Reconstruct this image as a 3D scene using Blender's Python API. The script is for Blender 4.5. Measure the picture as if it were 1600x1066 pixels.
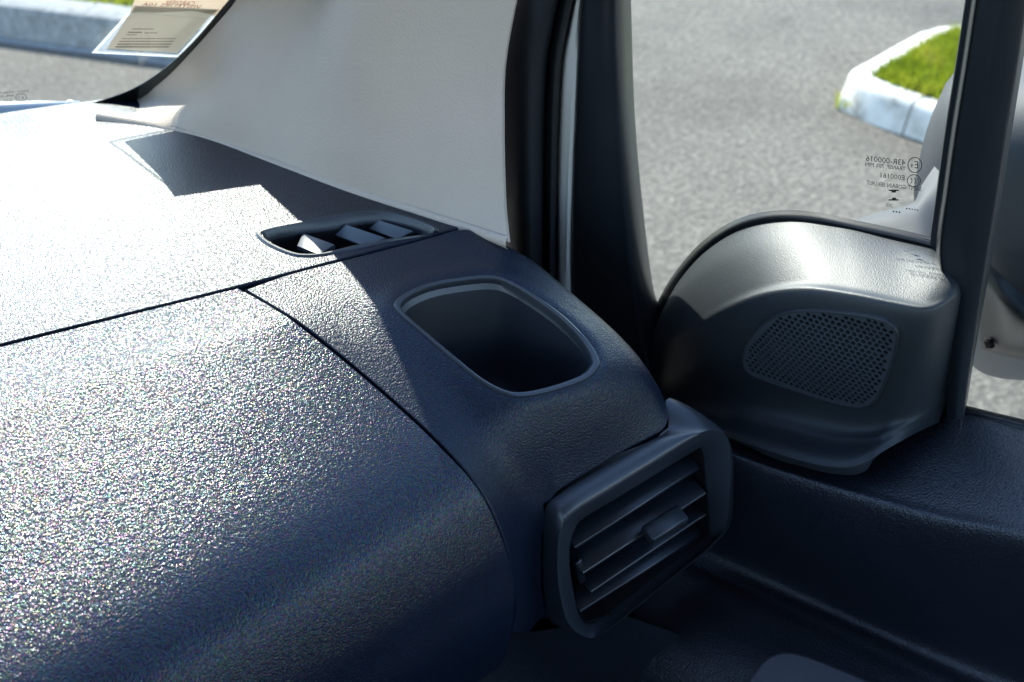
import bpy, math, random
import numpy as np
from math import sin, cos, radians, pi, hypot
from mathutils import Vector
from mathutils.bvhtree import BVHTree

random.seed(7); np.random.seed(7)
scene = bpy.context.scene
for o in list(bpy.data.objects):
    bpy.data.objects.remove(o, do_unlink=True)

# ------------------------------------------------------------------ camera, sky, sun, exposure
F_PX, PITCH, HEAD, CAM = 1800.0, radians(33), radians(35), np.array([0.0, 0.0, 1.45])
SUN_EL, SUN_AZ = radians(38.5), radians(16)
cam_data = bpy.data.cameras.new('camera')
cam = bpy.data.objects.new('camera', cam_data)
scene.collection.objects.link(cam)
cam.location = CAM
cam.rotation_euler = (pi / 2 - PITCH, 0, -HEAD)
cam_data.sensor_width = 36.0
cam_data.lens = F_PX / 1600 * 36
cam_data.clip_start = 0.02
cam_data.clip_end = 400
cam_data.dof.use_dof = True
cam_data.dof.focus_distance = 0.66
cam_data.dof.aperture_fstop = 11.0
scene.camera = cam

world = bpy.data.worlds.new('World')
scene.world = world
world.use_nodes = True
wn = world.node_tree
sky = wn.nodes.new('ShaderNodeTexSky')
sky.sky_type = 'NISHITA'
sky.sun_disc = False
sky.sun_elevation = SUN_EL
sky.sun_rotation = SUN_AZ
sky.air_density = 1.0
sky.dust_density = 0.3
sky.ozone_density = 2.0
wn.links.new(sky.outputs[0], wn.nodes['Background'].inputs[0])
wn.nodes['Background'].inputs[1].default_value = 0.15

SUN = np.array([sin(SUN_AZ) * cos(SUN_EL), cos(SUN_AZ) * cos(SUN_EL), sin(SUN_EL)])
sd = bpy.data.lights.new('sun', 'SUN')
sd.energy = 3.4
sd.angle = radians(0.53)
sd.color = (1.0, 0.955, 0.89)
sun = bpy.data.objects.new('sun', sd)
scene.collection.objects.link(sun)
sun.rotation_euler = Vector(-SUN).to_track_quat('-Z', 'Y').to_euler()
sun.location = (1, 5, 5)

vs = scene.view_settings
vs.view_transform = 'Standard'
vs.look = 'None'
vs.gamma = 1
vs.exposure = 1.88
vs.use_curve_mapping = False
scene.render.engine = 'CYCLES'
cy = scene.cycles
cy.max_bounces = 10
cy.diffuse_bounces = 5
cy.glossy_bounces = 4
cy.transparent_max_bounces = 16
cy.use_denoising = True
cy.sample_clamp_indirect = 6
cy.caustics_reflective = False
cy.caustics_refractive = False

# ------------------------------------------------------------------ measuring helpers
FW = np.array([sin(HEAD) * cos(PITCH), cos(HEAD) * cos(PITCH), -sin(PITCH)])
RT = np.array([cos(HEAD), -sin(HEAD), 0.0])
UP = np.cross(RT, FW)
def ray(px, py):
    return FW + RT * (px - 800) / F_PX - UP * (py - 533) / F_PX
def on_z(px, py, z):                       # sight line met with a level plane
    d = ray(px, py); return CAM + d * ((z - CAM[2]) / d[2])
def on_pl(px, py, p0, n):
    d = ray(px, py); return CAM + d * (np.dot(np.asarray(p0) - CAM, n) / np.dot(d, n))
def on_y(px, py, y):
    return on_pl(px, py, (0, y, 0), np.array([0., 1., 0.]))
def proj(P):
    v = np.asarray(P) - CAM; z = v @ FW
    return 800 + F_PX * (v @ RT) / z, 533 - F_PX * (v @ UP) / z
# the windscreen plane
WS_N = np.array([.3, sin(radians(46)), cos(radians(46))]); WS_N /= np.linalg.norm(WS_N)
WS_P = np.array([.16, .96, 1.10])
def on_ws(px, py, off=0.0):                # off > 0 : towards the cabin
    return on_pl(px, py, WS_P - WS_N * off, WS_N)
# the door: a family of upright planes at offset o (outwards)
D_AZ = radians(-14)
D_U = np.array([sin(D_AZ), cos(D_AZ), 0.0]); D_N = np.array([cos(D_AZ), -sin(D_AZ), 0.0])
D_P = np.array([.478, .40, 1.0])
def on_d(px, py, o):
    return on_pl(px, py, D_P + D_N * o, D_N)
TILT = radians(8)
G_N = D_N * cos(TILT) + np.array([0, 0, sin(TILT)])
def on_g(px, py, o):                       # glazing plane, leaning in towards the roof, hinged at z 1.08
    return on_pl(px, py, D_P + D_N * o + np.array([0, 0, .08]), G_N)

# ------------------------------------------------------------------ materials
def new_mat(name):
    m = bpy.data.materials.new(name); m.use_nodes = True
    return m, m.node_tree.nodes, m.node_tree.links, m.node_tree.nodes['Principled BSDF']
def ramp(N, stops):
    r = N.new('ShaderNodeValToRGB')
    while len(r.color_ramp.elements) < len(stops): r.color_ramp.elements.new(0.5)
    for e, (p, c) in zip(r.color_ramp.elements, stops): e.position = p; e.color = (*c, 1)
    return r
def grain_mat(name, col, rough, cell, bump, dist, spec=0.5, glint=0.0, var=0.15, col2=None):
    """Moulded plastic with a leather grain."""
    m, N, L, b = new_mat(name)
    tc = N.new('ShaderNodeTexCoord')
    wob = N.new('ShaderNodeTexNoise'); wob.inputs['Scale'].default_value = cell * .45; wob.inputs['Detail'].default_value = 0
    L.new(tc.outputs['Object'], wob.inputs['Vector'])
    mx = N.new('ShaderNodeMix'); mx.data_type = 'RGBA'; mx.blend_type = 'LINEAR_LIGHT'; mx.inputs['Factor'].default_value = .0016 * 450 / cell
    L.new(tc.outputs['Object'], mx.inputs[6]); L.new(wob.outputs['Color'], mx.inputs[7])
    vo = N.new('ShaderNodeTexVoronoi'); vo.feature = 'F1'; vo.inputs['Scale'].default_value = cell
    L.new(mx.outputs[2], vo.inputs['Vector'])
    nz = N.new('ShaderNodeTexNoise'); nz.inputs['Scale'].default_value = cell * 1.7; nz.inputs['Detail'].default_value = 1
    L.new(tc.outputs['Object'], nz.inputs['Vector'])
    ad = N.new('ShaderNodeMath'); ad.operation = 'MULTIPLY_ADD'; ad.inputs[1].default_value = .45
    L.new(nz.outputs['Fac'], ad.inputs[0])
    inv = N.new('ShaderNodeMath'); inv.operation = 'SUBTRACT'; inv.inputs[0].default_value = 1.0
    L.new(vo.outputs['Distance'], inv.inputs[1]); L.new(inv.outputs[0], ad.inputs[2])
    bp = N.new('ShaderNodeBump'); bp.inputs['Strength'].default_value = bump; bp.inputs['Distance'].default_value = dist
    L.new(ad.outputs[0], bp.inputs['Height']); L.new(bp.outputs[0], b.inputs['Normal'])
    big = N.new('ShaderNodeTexNoise'); big.inputs['Scale'].default_value = 9; big.inputs['Detail'].default_value = 3; big.inputs['Roughness'].default_value = .65
    L.new(tc.outputs['Object'], big.inputs['Vector'])
    c2 = col2 or tuple(min(1, c * (1 + var)) for c in col)
    cr = ramp(N, [(.3, tuple(c * (1 - var) for c in col)), (.7, c2)])
    L.new(big.outputs['Fac'], cr.inputs[0]); L.new(cr.outputs[0], b.inputs['Base Color'])
    rr = N.new('ShaderNodeMapRange'); rr.inputs[3].default_value = rough * .88; rr.inputs[4].default_value = rough * 1.12
    L.new(big.outputs['Fac'], rr.inputs[0]); L.new(rr.outputs[0], b.inputs['Roughness'])
    b.inputs['Specular IOR Level'].default_value = spec
    if glint > 0:                        # tiny facets of the grain that flash in slightly different hues
        vc = N.new('ShaderNodeTexVoronoi'); vc.inputs['Scale'].default_value = cell * 1.15
        L.new(tc.outputs['Object'], vc.inputs['Vector'])
        g = N.new('ShaderNodeMix'); g.data_type = 'RGBA'; g.inputs['Factor'].default_value = glint
        g.inputs[6].default_value = (.96, .98, 1, 1); L.new(vc.outputs['Color'], g.inputs[7])
        L.new(g.outputs[2], b.inputs['Specular Tint'])
    return m
def plain_mat(name, col, rough, spec=.5, metal=0.0, bump=0.0, bscale=900, coat=0.0, var=.1):
    m, N, L, b = new_mat(name)
    tc = N.new('ShaderNodeTexCoord')
    nz = N.new('ShaderNodeTexNoise'); nz.inputs['Scale'].default_value = 14; nz.inputs['Detail'].default_value = 3
    L.new(tc.outputs['Object'], nz.inputs['Vector'])
    cr = ramp(N, [(.3, tuple(c * (1 - var) for c in col)), (.7, tuple(min(1, c * (1 + var)) for c in col))])
    L.new(nz.outputs['Fac'], cr.inputs[0]); L.new(cr.outputs[0], b.inputs['Base Color'])
    rr = N.new('ShaderNodeMapRange'); rr.inputs[3].default_value = rough * .85; rr.inputs[4].default_value = min(1, rough * 1.15)
    L.new(nz.outputs['Fac'], rr.inputs[0]); L.new(rr.outputs[0], b.inputs['Roughness'])
    b.inputs['Specular IOR Level'].default_value = spec
    b.inputs['Metallic'].default_value = metal
    b.inputs['Coat Weight'].default_value = coat
    if bump:
        n2 = N.new('ShaderNodeTexNoise'); n2.inputs['Scale'].default_value = bscale; n2.inputs['Detail'].default_value = 1
        L.new(tc.outputs['Object'], n2.inputs['Vector'])
        bp = N.new('ShaderNodeBump'); bp.inputs['Strength'].default_value = bump; bp.inputs['Distance'].default_value = .0004
        L.new(n2.outputs['Fac'], bp.inputs['Height']); L.new(bp.outputs[0], b.inputs['Normal'])
    return m
def glass_mat(name, tint, ior=1.45, gloss=.02):
    m, N, L, b = new_mat(name)
    N.remove(b)
    out = N['Material Output']
    t = N.new('ShaderNodeBsdfTransparent'); t.inputs[0].default_value = (*tint, 1)
    g = N.new('ShaderNodeBsdfGlossy'); g.inputs['Roughness'].default_value = gloss
    ge = N.new('ShaderNodeNewGeometry')
    dt = N.new('ShaderNodeVectorMath'); dt.operation = 'DOT_PRODUCT'; L.new(ge.outputs['Normal'], dt.inputs[0]); L.new(ge.outputs['Incoming'], dt.inputs[1])
    ab = N.new('ShaderNodeMath'); ab.operation = 'ABSOLUTE'; L.new(dt.outputs['Value'], ab.inputs[0])
    iv = N.new('ShaderNodeMath'); iv.operation = 'SUBTRACT'; iv.inputs[0].default_value = 1.0; L.new(ab.outputs[0], iv.inputs[1])
    f = N.new('ShaderNodeMath'); f.operation = 'POWER'; f.inputs[1].default_value = 5.0; L.new(iv.outputs[0], f.inputs[0])
    r0 = ((ior - 1) / (ior + 1)) ** 2
    sc = N.new('ShaderNodeMath'); sc.operation = 'MULTIPLY_ADD'; sc.inputs[1].default_value = 1 - r0; sc.inputs[2].default_value = r0   # Schlick
    mx = N.new('ShaderNodeMixShader')
    L.new(f.outputs[0], sc.inputs[0]); L.new(sc.outputs[0], mx.inputs[0]); L.new(t.outputs[0], mx.inputs[1]); L.new(g.outputs[0], mx.inputs[2])
    L.new(mx.outputs[0], out.inputs[0])
    return m
DASH = (.006, .011, .023)
M = {}
M['dash'] = grain_mat('dash_grain', DASH, .34, 900, .38, .0007, spec=.40, glint=.4)
M['lid'] = grain_mat('lid_grain', DASH, .24, 1150, .38, .0007, spec=.75, glint=.75)
M['door'] = grain_mat('door_grain', (.007, .010, .017), .40, 800, .55, .0007, spec=.9)
M['satin'] = plain_mat('satin_plastic', (.020, .025, .033), .36, spec=.7, bump=.25, bscale=1500)
M['satin_dark'] = plain_mat('satin_dark_plastic', (.009, .012, .018), .30, spec=.7, bump=.12, bscale=1200)
M['pod'] = plain_mat('pod_plastic', (.019, .023, .027), .48, spec=.45, bump=.45, bscale=1300)
M['well'] = plain_mat('well_plastic', (.016, .020, .027), .36, spec=.6)
M['grille'] = plain_mat('grille_plastic', (.040, .048, .056), .42, spec=.6)
M['vane'] = plain_mat('vane_plastic', (.045, .055, .07), .4, spec=.6)
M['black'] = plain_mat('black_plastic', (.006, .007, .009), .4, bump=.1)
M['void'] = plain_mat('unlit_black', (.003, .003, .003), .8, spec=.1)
M['rubber'] = grain_mat('rubber', (.010, .013, .018), .55, 900, .4, .0006)
M['frame'] = plain_mat('door_frame_plastic', (.010, .013, .017), .38, bump=.2, bscale=1400)
M['pillar'] = grain_mat('pillar_fabric', (.45, .375, .31), .75, 620, .45, .0006, spec=.3, var=.04)
M['white'] = plain_mat('white_paint', (.82, .82, .82), .3, coat=.4, var=.02)
M['frit'] = plain_mat('black_enamel', (.008, .010, .010), .35)
M['grey'] = plain_mat('grey_body_plastic', (.05, .053, .06), .62, spec=.3, bump=.2, var=.05)
M['silver'] = plain_mat('wiper_metal', (.35, .40, .45), .35, metal=.3)
M['lilac'] = plain_mat('handle_plastic', (.05, .05, .06), .5, bump=.2)
M['glass'] = glass_mat('tinted_glass', (.93, .96, .94))
def thin_mat(name, col, clear, transl):
    m, N, L, b = new_mat(name)
    b.inputs['Base Color'].default_value = (*col, 1); b.inputs['Roughness'].default_value = .35
    t = N.new('ShaderNodeBsdfTransparent'); tl = N.new('ShaderNodeBsdfTranslucent'); tl.inputs[0].default_value = (*col, 1)
    m1 = N.new('ShaderNodeMixShader'); m1.inputs[0].default_value = transl; L.new(b.outputs[0], m1.inputs[1]); L.new(tl.outputs[0], m1.inputs[2])
    m2 = N.new('ShaderNodeMixShader'); m2.inputs[0].default_value = clear; L.new(m1.outputs[0], m2.inputs[1]); L.new(t.outputs[0], m2.inputs[2])
    L.new(m2.outputs[0], N['Material Output'].inputs[0])
    return m
M['sleeve'] = thin_mat('clear_plastic', (.7, .74, .78), .86, .6)
M['weld'] = thin_mat('welded_plastic', (.8, .85, .9), .6, .5)
M['etch'] = plain_mat('etched_ink', (.02, .02, .02), .6)
M['paper'] = thin_mat('beige_paper', (.80, .71, .61), 0.0, .5)
M['card'] = thin_mat('tan_card', (.56, .52, .46), 0.0, .45)
M['redink'] = plain_mat('red_ink', (.45, .06, .03), .7)
M['brownink'] = plain_mat('grey_ink', (.07, .055, .05), .7)
M['headliner'] = plain_mat('headliner_fabric', (.5, .49, .47), .9, spec=.1)

# asphalt
m, N, L, b = new_mat('asphalt')
tc = N.new('ShaderNodeTexCoord')
n1 = N.new('ShaderNodeTexNoise'); n1.inputs['Scale'].default_value = 55; n1.inputs['Detail'].default_value = 6; n1.inputs['Roughness'].default_value = .8
v1 = N.new('ShaderNodeTexVoronoi'); v1.inputs['Scale'].default_value = 62
n2 = N.new('ShaderNodeTexNoise'); n2.inputs['Scale'].default_value = .9; n2.inputs['Detail'].default_value = 7; n2.inputs['Roughness'].default_value = .62
for n in (n1, v1, n2): L.new(tc.outputs['Object'], n.inputs['Vector'])
r1 = ramp(N, [(.32, (.085, .079, .070)), (.5, (.185, .174, .155)), (.68, (.33, .31, .275))])
L.new(n1.outputs['Fac'], r1.inputs[0])
r2 = ramp(N, [(.0, (.62, .60, .58)), (1.0, (1.25, 1.22, 1.18))])
L.new(v1.outputs['Color'], r2.inputs[0])
mu = N.new('ShaderNodeMix'); mu.data_type = 'RGBA'; mu.blend_type = 'MULTIPLY'; mu.inputs['Factor'].default_value = .8
L.new(r1.outputs[0], mu.inputs[6]); L.new(r2.outputs[0], mu.inputs[7])
r3 = ramp(N, [(.34, (.47, .455, .44)), (.52, (.70, .685, .66)), (.7, (.80, .785, .76))]); L.new(n2.outputs['Fac'], r3.inputs[0])
mu2 = N.new('ShaderNodeMix'); mu2.data_type = 'RGBA'; mu2.blend_type = 'MULTIPLY'; mu2.inputs['Factor'].default_value = 1
L.new(mu.outputs[2], mu2.inputs[6]); L.new(r3.outputs[0], mu2.inputs[7]); L.new(mu2.outputs[2], b.inputs['Base Color'])
bp = N.new('ShaderNodeBump'); bp.inputs['Strength'].default_value = .6; bp.inputs['Distance'].default_value = .006
L.new(v1.outputs['Distance'], bp.inputs['Height']); L.new(bp.outputs[0], b.inputs['Normal'])
b.inputs['Roughness'].default_value = .85; b.inputs['Specular IOR Level'].default_value = .3
M['asphalt'] = m
# kerb paint
m, N, L, b = new_mat('kerb_paint')
tc = N.new('ShaderNodeTexCoord')
n1 = N.new('ShaderNodeTexNoise'); n1.inputs['Scale'].default_value = 9; n1.inputs['Detail'].default_value = 7; n1.inputs['Roughness'].default_value = .7
L.new(tc.outputs['Object'], n1.inputs['Vector'])
r1 = ramp(N, [(.30, (.28, .25, .21)), (.43, (.55, .52, .47)), (.55, (.68, .65, .60)), (.7, (.74, .71, .66))]); L.new(n1.outputs['Fac'], r1.inputs[0]); L.new(r1.outputs[0], b.inputs['Base Color'])
b.inputs['Roughness'].default_value = .8
M['kerb'] = m
m, N, L, b = new_mat('kerb_concrete')
tc = N.new('ShaderNodeTexCoord')
n1 = N.new('ShaderNodeTexNoise'); n1.inputs['Scale'].default_value = 30; n1.inputs['Detail'].default_value = 7
L.new(tc.outputs['Object'], n1.inputs['Vector'])
r1 = ramp(N, [(.3, (.20, .20, .195)), (.7, (.36, .36, .35))]); L.new(n1.outputs['Fac'], r1.inputs[0]); L.new(r1.outputs[0], b.inputs['Base Color'])
b.inputs['Roughness'].default_value = .85
M['concrete'] = m
m, N, L, b = new_mat('grass_blades')
tc = N.new('ShaderNodeTexCoord')
n1 = N.new('ShaderNodeTexNoise'); n1.inputs['Scale'].default_value = 7; n1.inputs['Detail'].default_value = 6
L.new(tc.outputs['Object'], n1.inputs['Vector'])
r1 = ramp(N, [(.3, (.11, .16, .008)), (.5, (.22, .27, .012)), (.66, (.33, .34, .03)), (.78, (.36, .31, .09))]); L.new(n1.outputs['Fac'], r1.inputs[0]); L.new(r1.outputs[0], b.inputs['Base Color'])
b.inputs['Roughness'].default_value = .7
b.inputs['Transmission Weight'].default_value = 0
tr = N.new('ShaderNodeBsdfTranslucent'); L.new(r1.outputs[0], tr.inputs[0])
ms = N.new('ShaderNodeMixShader'); ms.inputs[0].default_value = .5
L.new(b.outputs[0], ms.inputs[1]); L.new(tr.outputs[0], ms.inputs[2]); L.new(ms.outputs[0], N['Material Output'].inputs[0])
M['grass'] = m
M['soil'] = plain_mat('soil', (.07, .085, .03), .9, spec=.2, var=.4)

# ------------------------------------------------------------------ object helpers
C = scene.collection
def thing(name, label, cat, loc, group=None):
    o = bpy.data.objects.new(name, None); C.objects.link(o)
    o.location = loc; o['label'] = label; o['category'] = cat
    o.empty_display_size = .05
    if group: o['group'] = group
    return o
def root_loc(o):
    p = Vector((0, 0, 0))
    while o is not None: p += o.location; o = o.parent
    return p
def mesh_obj(name, verts, faces, mat, parent=None, smooth=38, label=None, kind=None):
    me = bpy.data.meshes.new(name)
    me.from_pydata([tuple(float(c) for c in v) for v in verts], [], faces)
    me.update()
    import bmesh as _b
    bm = _b.new(); bm.from_mesh(me)
    _b.ops.recalc_face_normals(bm, faces=bm.faces) if False else None
    bm.to_mesh(me); bm.free()
    if smooth:
        for p in me.polygons: p.use_smooth = True
        me.set_sharp_from_angle(angle=radians(smooth))
    o = bpy.data.objects.new(name, me); C.objects.link(o)
    me.materials.append(M[mat])
    if parent is not None:
        o.parent = parent; o.location = -root_loc(parent)
    if label: o['label'] = label
    if kind: o['kind'] = kind
    return o
def cr(p0, p1, p2, p3, t):
    return .5 * ((2 * p1) + (-p0 + p2) * t + (2 * p0 - 5 * p1 + 4 * p2 - p3) * t * t + (-p0 + 3 * p1 - 3 * p2 + p3) * t ** 3)
def spline(pts, n, closed=False):
    pts = [np.asarray(p, float) for p in pts]; k = len(pts); out = []
    if closed:
        for i in range(k):
            for j in range(n):
                out.append(cr(pts[i - 1], pts[i], pts[(i + 1) % k], pts[(i + 2) % k], j / n))
        return out
    e = [2 * pts[0] - pts[1]] + pts + [2 * pts[-1] - pts[-2]]
    for i in range(k - 1):
        for j in range(n): out.append(cr(e[i], e[i + 1], e[i + 2], e[i + 3], j / n))
    out.append(pts[-1]); return out
def loft_grid(net, nr, nc):
    """Tensor Catmull-Rom surface through a control net (rows of points)."""
    rows = [spline(r, nc) for r in net]
    cols = [spline([rows[i][j] for i in range(len(rows))], nr) for j in range(len(rows[0]))]
    return np.array([[cols[j][i] for j in range(len(cols))] for i in range(len(cols[0]))])
def grid_normals(G):
    du = np.gradient(G, axis=1); dv = np.gradient(G, axis=0)
    n = np.cross(du, dv); n /= np.linalg.norm(n, axis=2, keepdims=True) + 1e-12
    tocam = CAM - G
    flip = np.sum(n * tocam, axis=2) < 0
    if flip.mean() > .5: n = -n
    return n
def grid_faces(R, Cc, skip=None):
    f = []
    for i in range(R - 1):
        for j in range(Cc - 1):
            if skip is None or not skip(i, j):
                f.append((i * Cc + j, i * Cc + j + 1, (i + 1) * Cc + j + 1, (i + 1) * Cc + j))
    return f
def panel(name, net, nr, nc, mat, parent, inset=.0005, skirt=.009, flange=.0, skip=None, mod=None, edges='tblr', smooth=38, extra=None):
    """A moulded panel: lofted skin with rolled edges turned down into the joint."""
    G = loft_grid(net, nr, nc)
    if mod is not None: G = mod(G)
    R, Cc, _ = G.shape
    Nn = grid_normals(G)
    loop = [(0, j) for j in range(Cc)] + [(i, Cc - 1) for i in range(1, R)] + [(R - 1, j) for j in range(Cc - 2, -1, -1)] + [(i, 0) for i in range(R - 2, 0, -1)]
    out = []
    for (i, j) in loop:
        ii = 1 if i == 0 else (R - 2 if i == R - 1 else i)
        jj = 1 if j == 0 else (Cc - 2 if j == Cc - 1 else j)
        t = G[i, j] - G[ii, jj]; n = Nn[i, j]; t = t - n * (t @ n); t /= np.linalg.norm(t) + 1e-12
        out.append(t)
    V = G.copy()
    for k, (i, j) in enumerate(loop): V[i, j] = G[i, j] - out[k] * (inset + .0011)
    verts = list(V.reshape(-1, 3)); faces = grid_faces(R, Cc, skip)
    idx = [i * Cc + j for (i, j) in loop]; prev = idx
    prof = [(.0006, -.0002), (.0011, -.0008), (.0012, -skirt)] + ([(flange, -skirt)] if flange else [])
    for (a, d) in prof:
        cur = []
        for k, (i, j) in enumerate(loop):
            cur.append(len(verts)); verts.append(V[i, j] + out[k] * a + Nn[i, j] * d)
        K = len(loop)
        for k in range(K):
            q = (k + 1) % K
            faces.append((prev[k], cur[k], cur[q], prev[q]))
        prev = cur
    o = mesh_obj(name, verts, faces, mat, parent, smooth)
    return o, G, Nn
def rings_obj(name, rings, mat, parent, cap_last=False, cap_first=False, smooth=38, label=None):
    n = len(rings[0]); verts = [p for r in rings for p in r]; faces = []
    for a in range(len(rings) - 1):
        for k in range(n):
            q = (k + 1) % n
            faces.append((a * n + k, a * n + q, (a + 1) * n + q, (a + 1) * n + k))
    if cap_last: faces.append(tuple(range((len(rings) - 1) * n, len(rings) * n)))
    if cap_first: faces.append(tuple(range(n))[::-1])
    return mesh_obj(name, verts, faces, mat, parent, smooth, label)
def sheet(name, rails, n_along, n_across, mat, parent, smooth=60, thick=None, label=None):
    """A skin lofted across rails; with thick it is closed by an offset back."""
    G = loft_grid(rails, n_across, n_along)
    R, Cc, _ = G.shape
    verts = list(G.reshape(-1, 3)); faces = grid_faces(R, Cc)
    if thick:
        Nn = grid_normals(G); base = len(verts)
        verts += list((G - Nn * thick).reshape(-1, 3))
        faces += [tuple(base + v for v in f[::-1]) for f in grid_faces(R, Cc)]
        loop = [j for j in range(Cc)] + [i * Cc + Cc - 1 for i in range(1, R)] + [(R - 1) * Cc + j for j in range(Cc - 2, -1, -1)] + [i * Cc for i in range(R - 2, 0, -1)]
        for k in range(len(loop)):
            a, b_ = loop[k], loop[(k + 1) % len(loop)]
            faces.append((a, base + a, base + b_, b_))
    return mesh_obj(name, verts, faces, mat, parent, smooth, label)
def box_between(name, a, b, w, h, up, mat, parent, bevel=.0):
    """A bar from a to b, width w along side, height h along up, rounded long edges."""
    a, b, up = map(np.asarray, (a, b, up)); d = (b - a) / np.linalg.norm(b - a)
    side = np.cross(d, up); side /= np.linalg.norm(side); up = np.cross(side, d)
    prof = []
    r = bevel if bevel else min(w, h) * .2
    for (cx, cy_, a0) in ((w / 2 - r, h / 2 - r, 0), (-w / 2 + r, h / 2 - r, 90), (-w / 2 + r, -h / 2 + r, 180), (w / 2 - r, -h / 2 + r, 270)):
        for s in (0, 45, 90):
            t = radians(a0 + s); prof.append((cx + r * cos(t), cy_ + r * sin(t)))
    e = r * .6
    rings = []
    for (p, s) in ((a, .8), (a + d * e, 1), (b - d * e, 1), (b, .8)):
        rings.append([p + side * x * s + up * y * s for x, y in prof])
    return rings_obj(name, rings, mat, parent, True, True, 50)
def in_poly(x, y, P):
    c = False; j = len(P) - 1
    for i in range(len(P)):
        if (P[i][1] > y) != (P[j][1] > y) and x < (P[j][0] - P[i][0]) * (y - P[i][1]) / (P[j][1] - P[i][1]) + P[i][0]: c = not c
        j = i
    return c
def bvh_of(G):
    R, Cc, _ = G.shape
    return BVHTree.FromPolygons([tuple(v) for v in G.reshape(-1, 3)], grid_faces(R, Cc))
def hit(bvh, px, py):
    d = ray(px, py); d = d / np.linalg.norm(d)
    h = bvh.ray_cast(Vector(CAM), Vector(d))
    return (np.array(h[0]), np.array(h[1])) if h[0] is not None else (None, None)
def text_mesh(name, s, fn, mat, parent, size=1.0, weld=True):
    """Lettering: the font outline laid point by point on a surface through fn(x, y)."""
    cu = bpy.data.curves.new(name, 'FONT'); cu.body = s; cu.size = size; cu.resolution_u = 2
    to = bpy.data.objects.new(name + '_tmp', cu); C.objects.link(to)
    me = to.to_mesh()
    V = [fn(v.co.x, v.co.y) for v in me.vertices]; Fc = [tuple(p.vertices) for p in me.polygons]
    to.to_mesh_clear(); bpy.data.objects.remove(to, do_unlink=True); bpy.data.curves.remove(cu)
    return V, Fc
def join_parts(name, chunks, mat, parent):
    V, Fc = [], []
    for v, f in chunks:
        b0 = len(V); V += list(v); Fc += [tuple(b0 + i for i in q) for q in f]
    return mesh_obj(name, V, Fc, mat, parent, 0)
def ring2d(cx, cy_, rx, ry, w, fn, a0=0, a1=360, n=28):
    V, Fc = [], []
    for k in range(n + 1):
        t = radians(a0 + (a1 - a0) * k / n)
        V.append(fn(cx + rx * cos(t), cy_ + ry * sin(t))); V.append(fn(cx + (rx - w) * cos(t), cy_ + (ry - w) * sin(t)))
    for k in range(n): Fc.append((2 * k, 2 * k + 1, 2 * k + 3, 2 * k + 2))
    return V, Fc
def quad2d(x0, y0, x1, y1, fn):
    return [fn(x0, y0), fn(x1, y0), fn(x1, y1), fn(x0, y1)], [(0, 1, 2, 3)]

# ------------------------------------------------------------------ setting: ground
g = mesh_obj('ground', [(-60, -60, 0), (120, -60, 0), (120, 160, 0), (-60, 160, 0)], [(0, 1, 2, 3)], 'asphalt', None, 0)
g['kind'] = 'structure'; g['label'] = 'grey weathered asphalt of the car park outside the van'

def kerb(name, label, path, inward, closed_len, mat_stones, step, h=.13, w=.13, batter=.05, mats=None):
    """Kerb stones one by one along a path of outer top edges; 'inward' is the side the soil lies on."""
    root = thing(name, label, 'kerb', tuple(path[0][:2]) + (0,)); root['kind'] = 'structure'
    del root['category']
    P = [np.array(p[:2], float) for p in path]
    D = spline(P, 6)
    T_ = [D[min(k + 1, len(D) - 1)] - D[max(k - 1, 0)] for k in range(len(D))]
    Nn_ = [np.array([-t[1], t[0]]) / np.linalg.norm(t) * inward for t in T_]
    acc = [0.0]
    for a, b in zip(D[:-1], D[1:]): acc.append(acc[-1] + np.linalg.norm(b - a))
    acc = np.array(acc); Dx = np.array(D); Nx = np.array(Nn_)
    def at_len(l):
        q = np.array([np.interp(l, acc, Dx[:, c]) for c in (0, 1)]); n = np.array([np.interp(l, acc, Nx[:, c]) for c in (0, 1)])
        return q, n / np.linalg.norm(n)
    count = max(1, round(acc[-1] / step)); sl = acc[-1] / count; dirs = []
    for k in range(count):
        hh = h + random.uniform(-.004, .004); sh = random.uniform(-.004, .004); rings = []
        for l in np.linspace(k * sl + .0035, (k + 1) * sl - .0035, 6):
            p, nn = at_len(l)
            prof = [(-batter, -.02), (-batter * .15, hh - .024), (.004, hh - .008), (.018, hh), (w - .012, hh), (w, hh - .012), (w, -.02)]
            rings.append([np.array([*(p + nn * (x + sh)), z]) for x, z in prof])
        rings_obj('kerb_stone', rings, mat_stones, root, True, True, 40)
    return root, dirs
def grass(name, label, poly, z0, n, hgt, parent=None):
    xs = [p[0] for p in poly]; ys = [p[1] for p in poly]
    V, Fc = [], []
    k = 0
    while k < n:
        x, y = random.uniform(min(xs), max(xs)), random.uniform(min(ys), max(ys))
        if not in_poly(x, y, poly): continue
        k += 1
        a = random.uniform(0, 2 * pi); hh = hgt * random.uniform(.5, 1.3); w = random.uniform(.004, .008)
        lx, ly = random.gauss(0, .02), random.gauss(0, .02); b0 = len(V)
        V += [(x - w * cos(a), y - w * sin(a), z0), (x + w * cos(a), y + w * sin(a), z0), (x + lx, y + ly, z0 + hh)]
        Fc.append((b0, b0 + 1, b0 + 2))
    o = mesh_obj(name, V, Fc, 'grass', parent, 0)
    o['kind'] = 'stuff'; o['label'] = label
    return o
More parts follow.
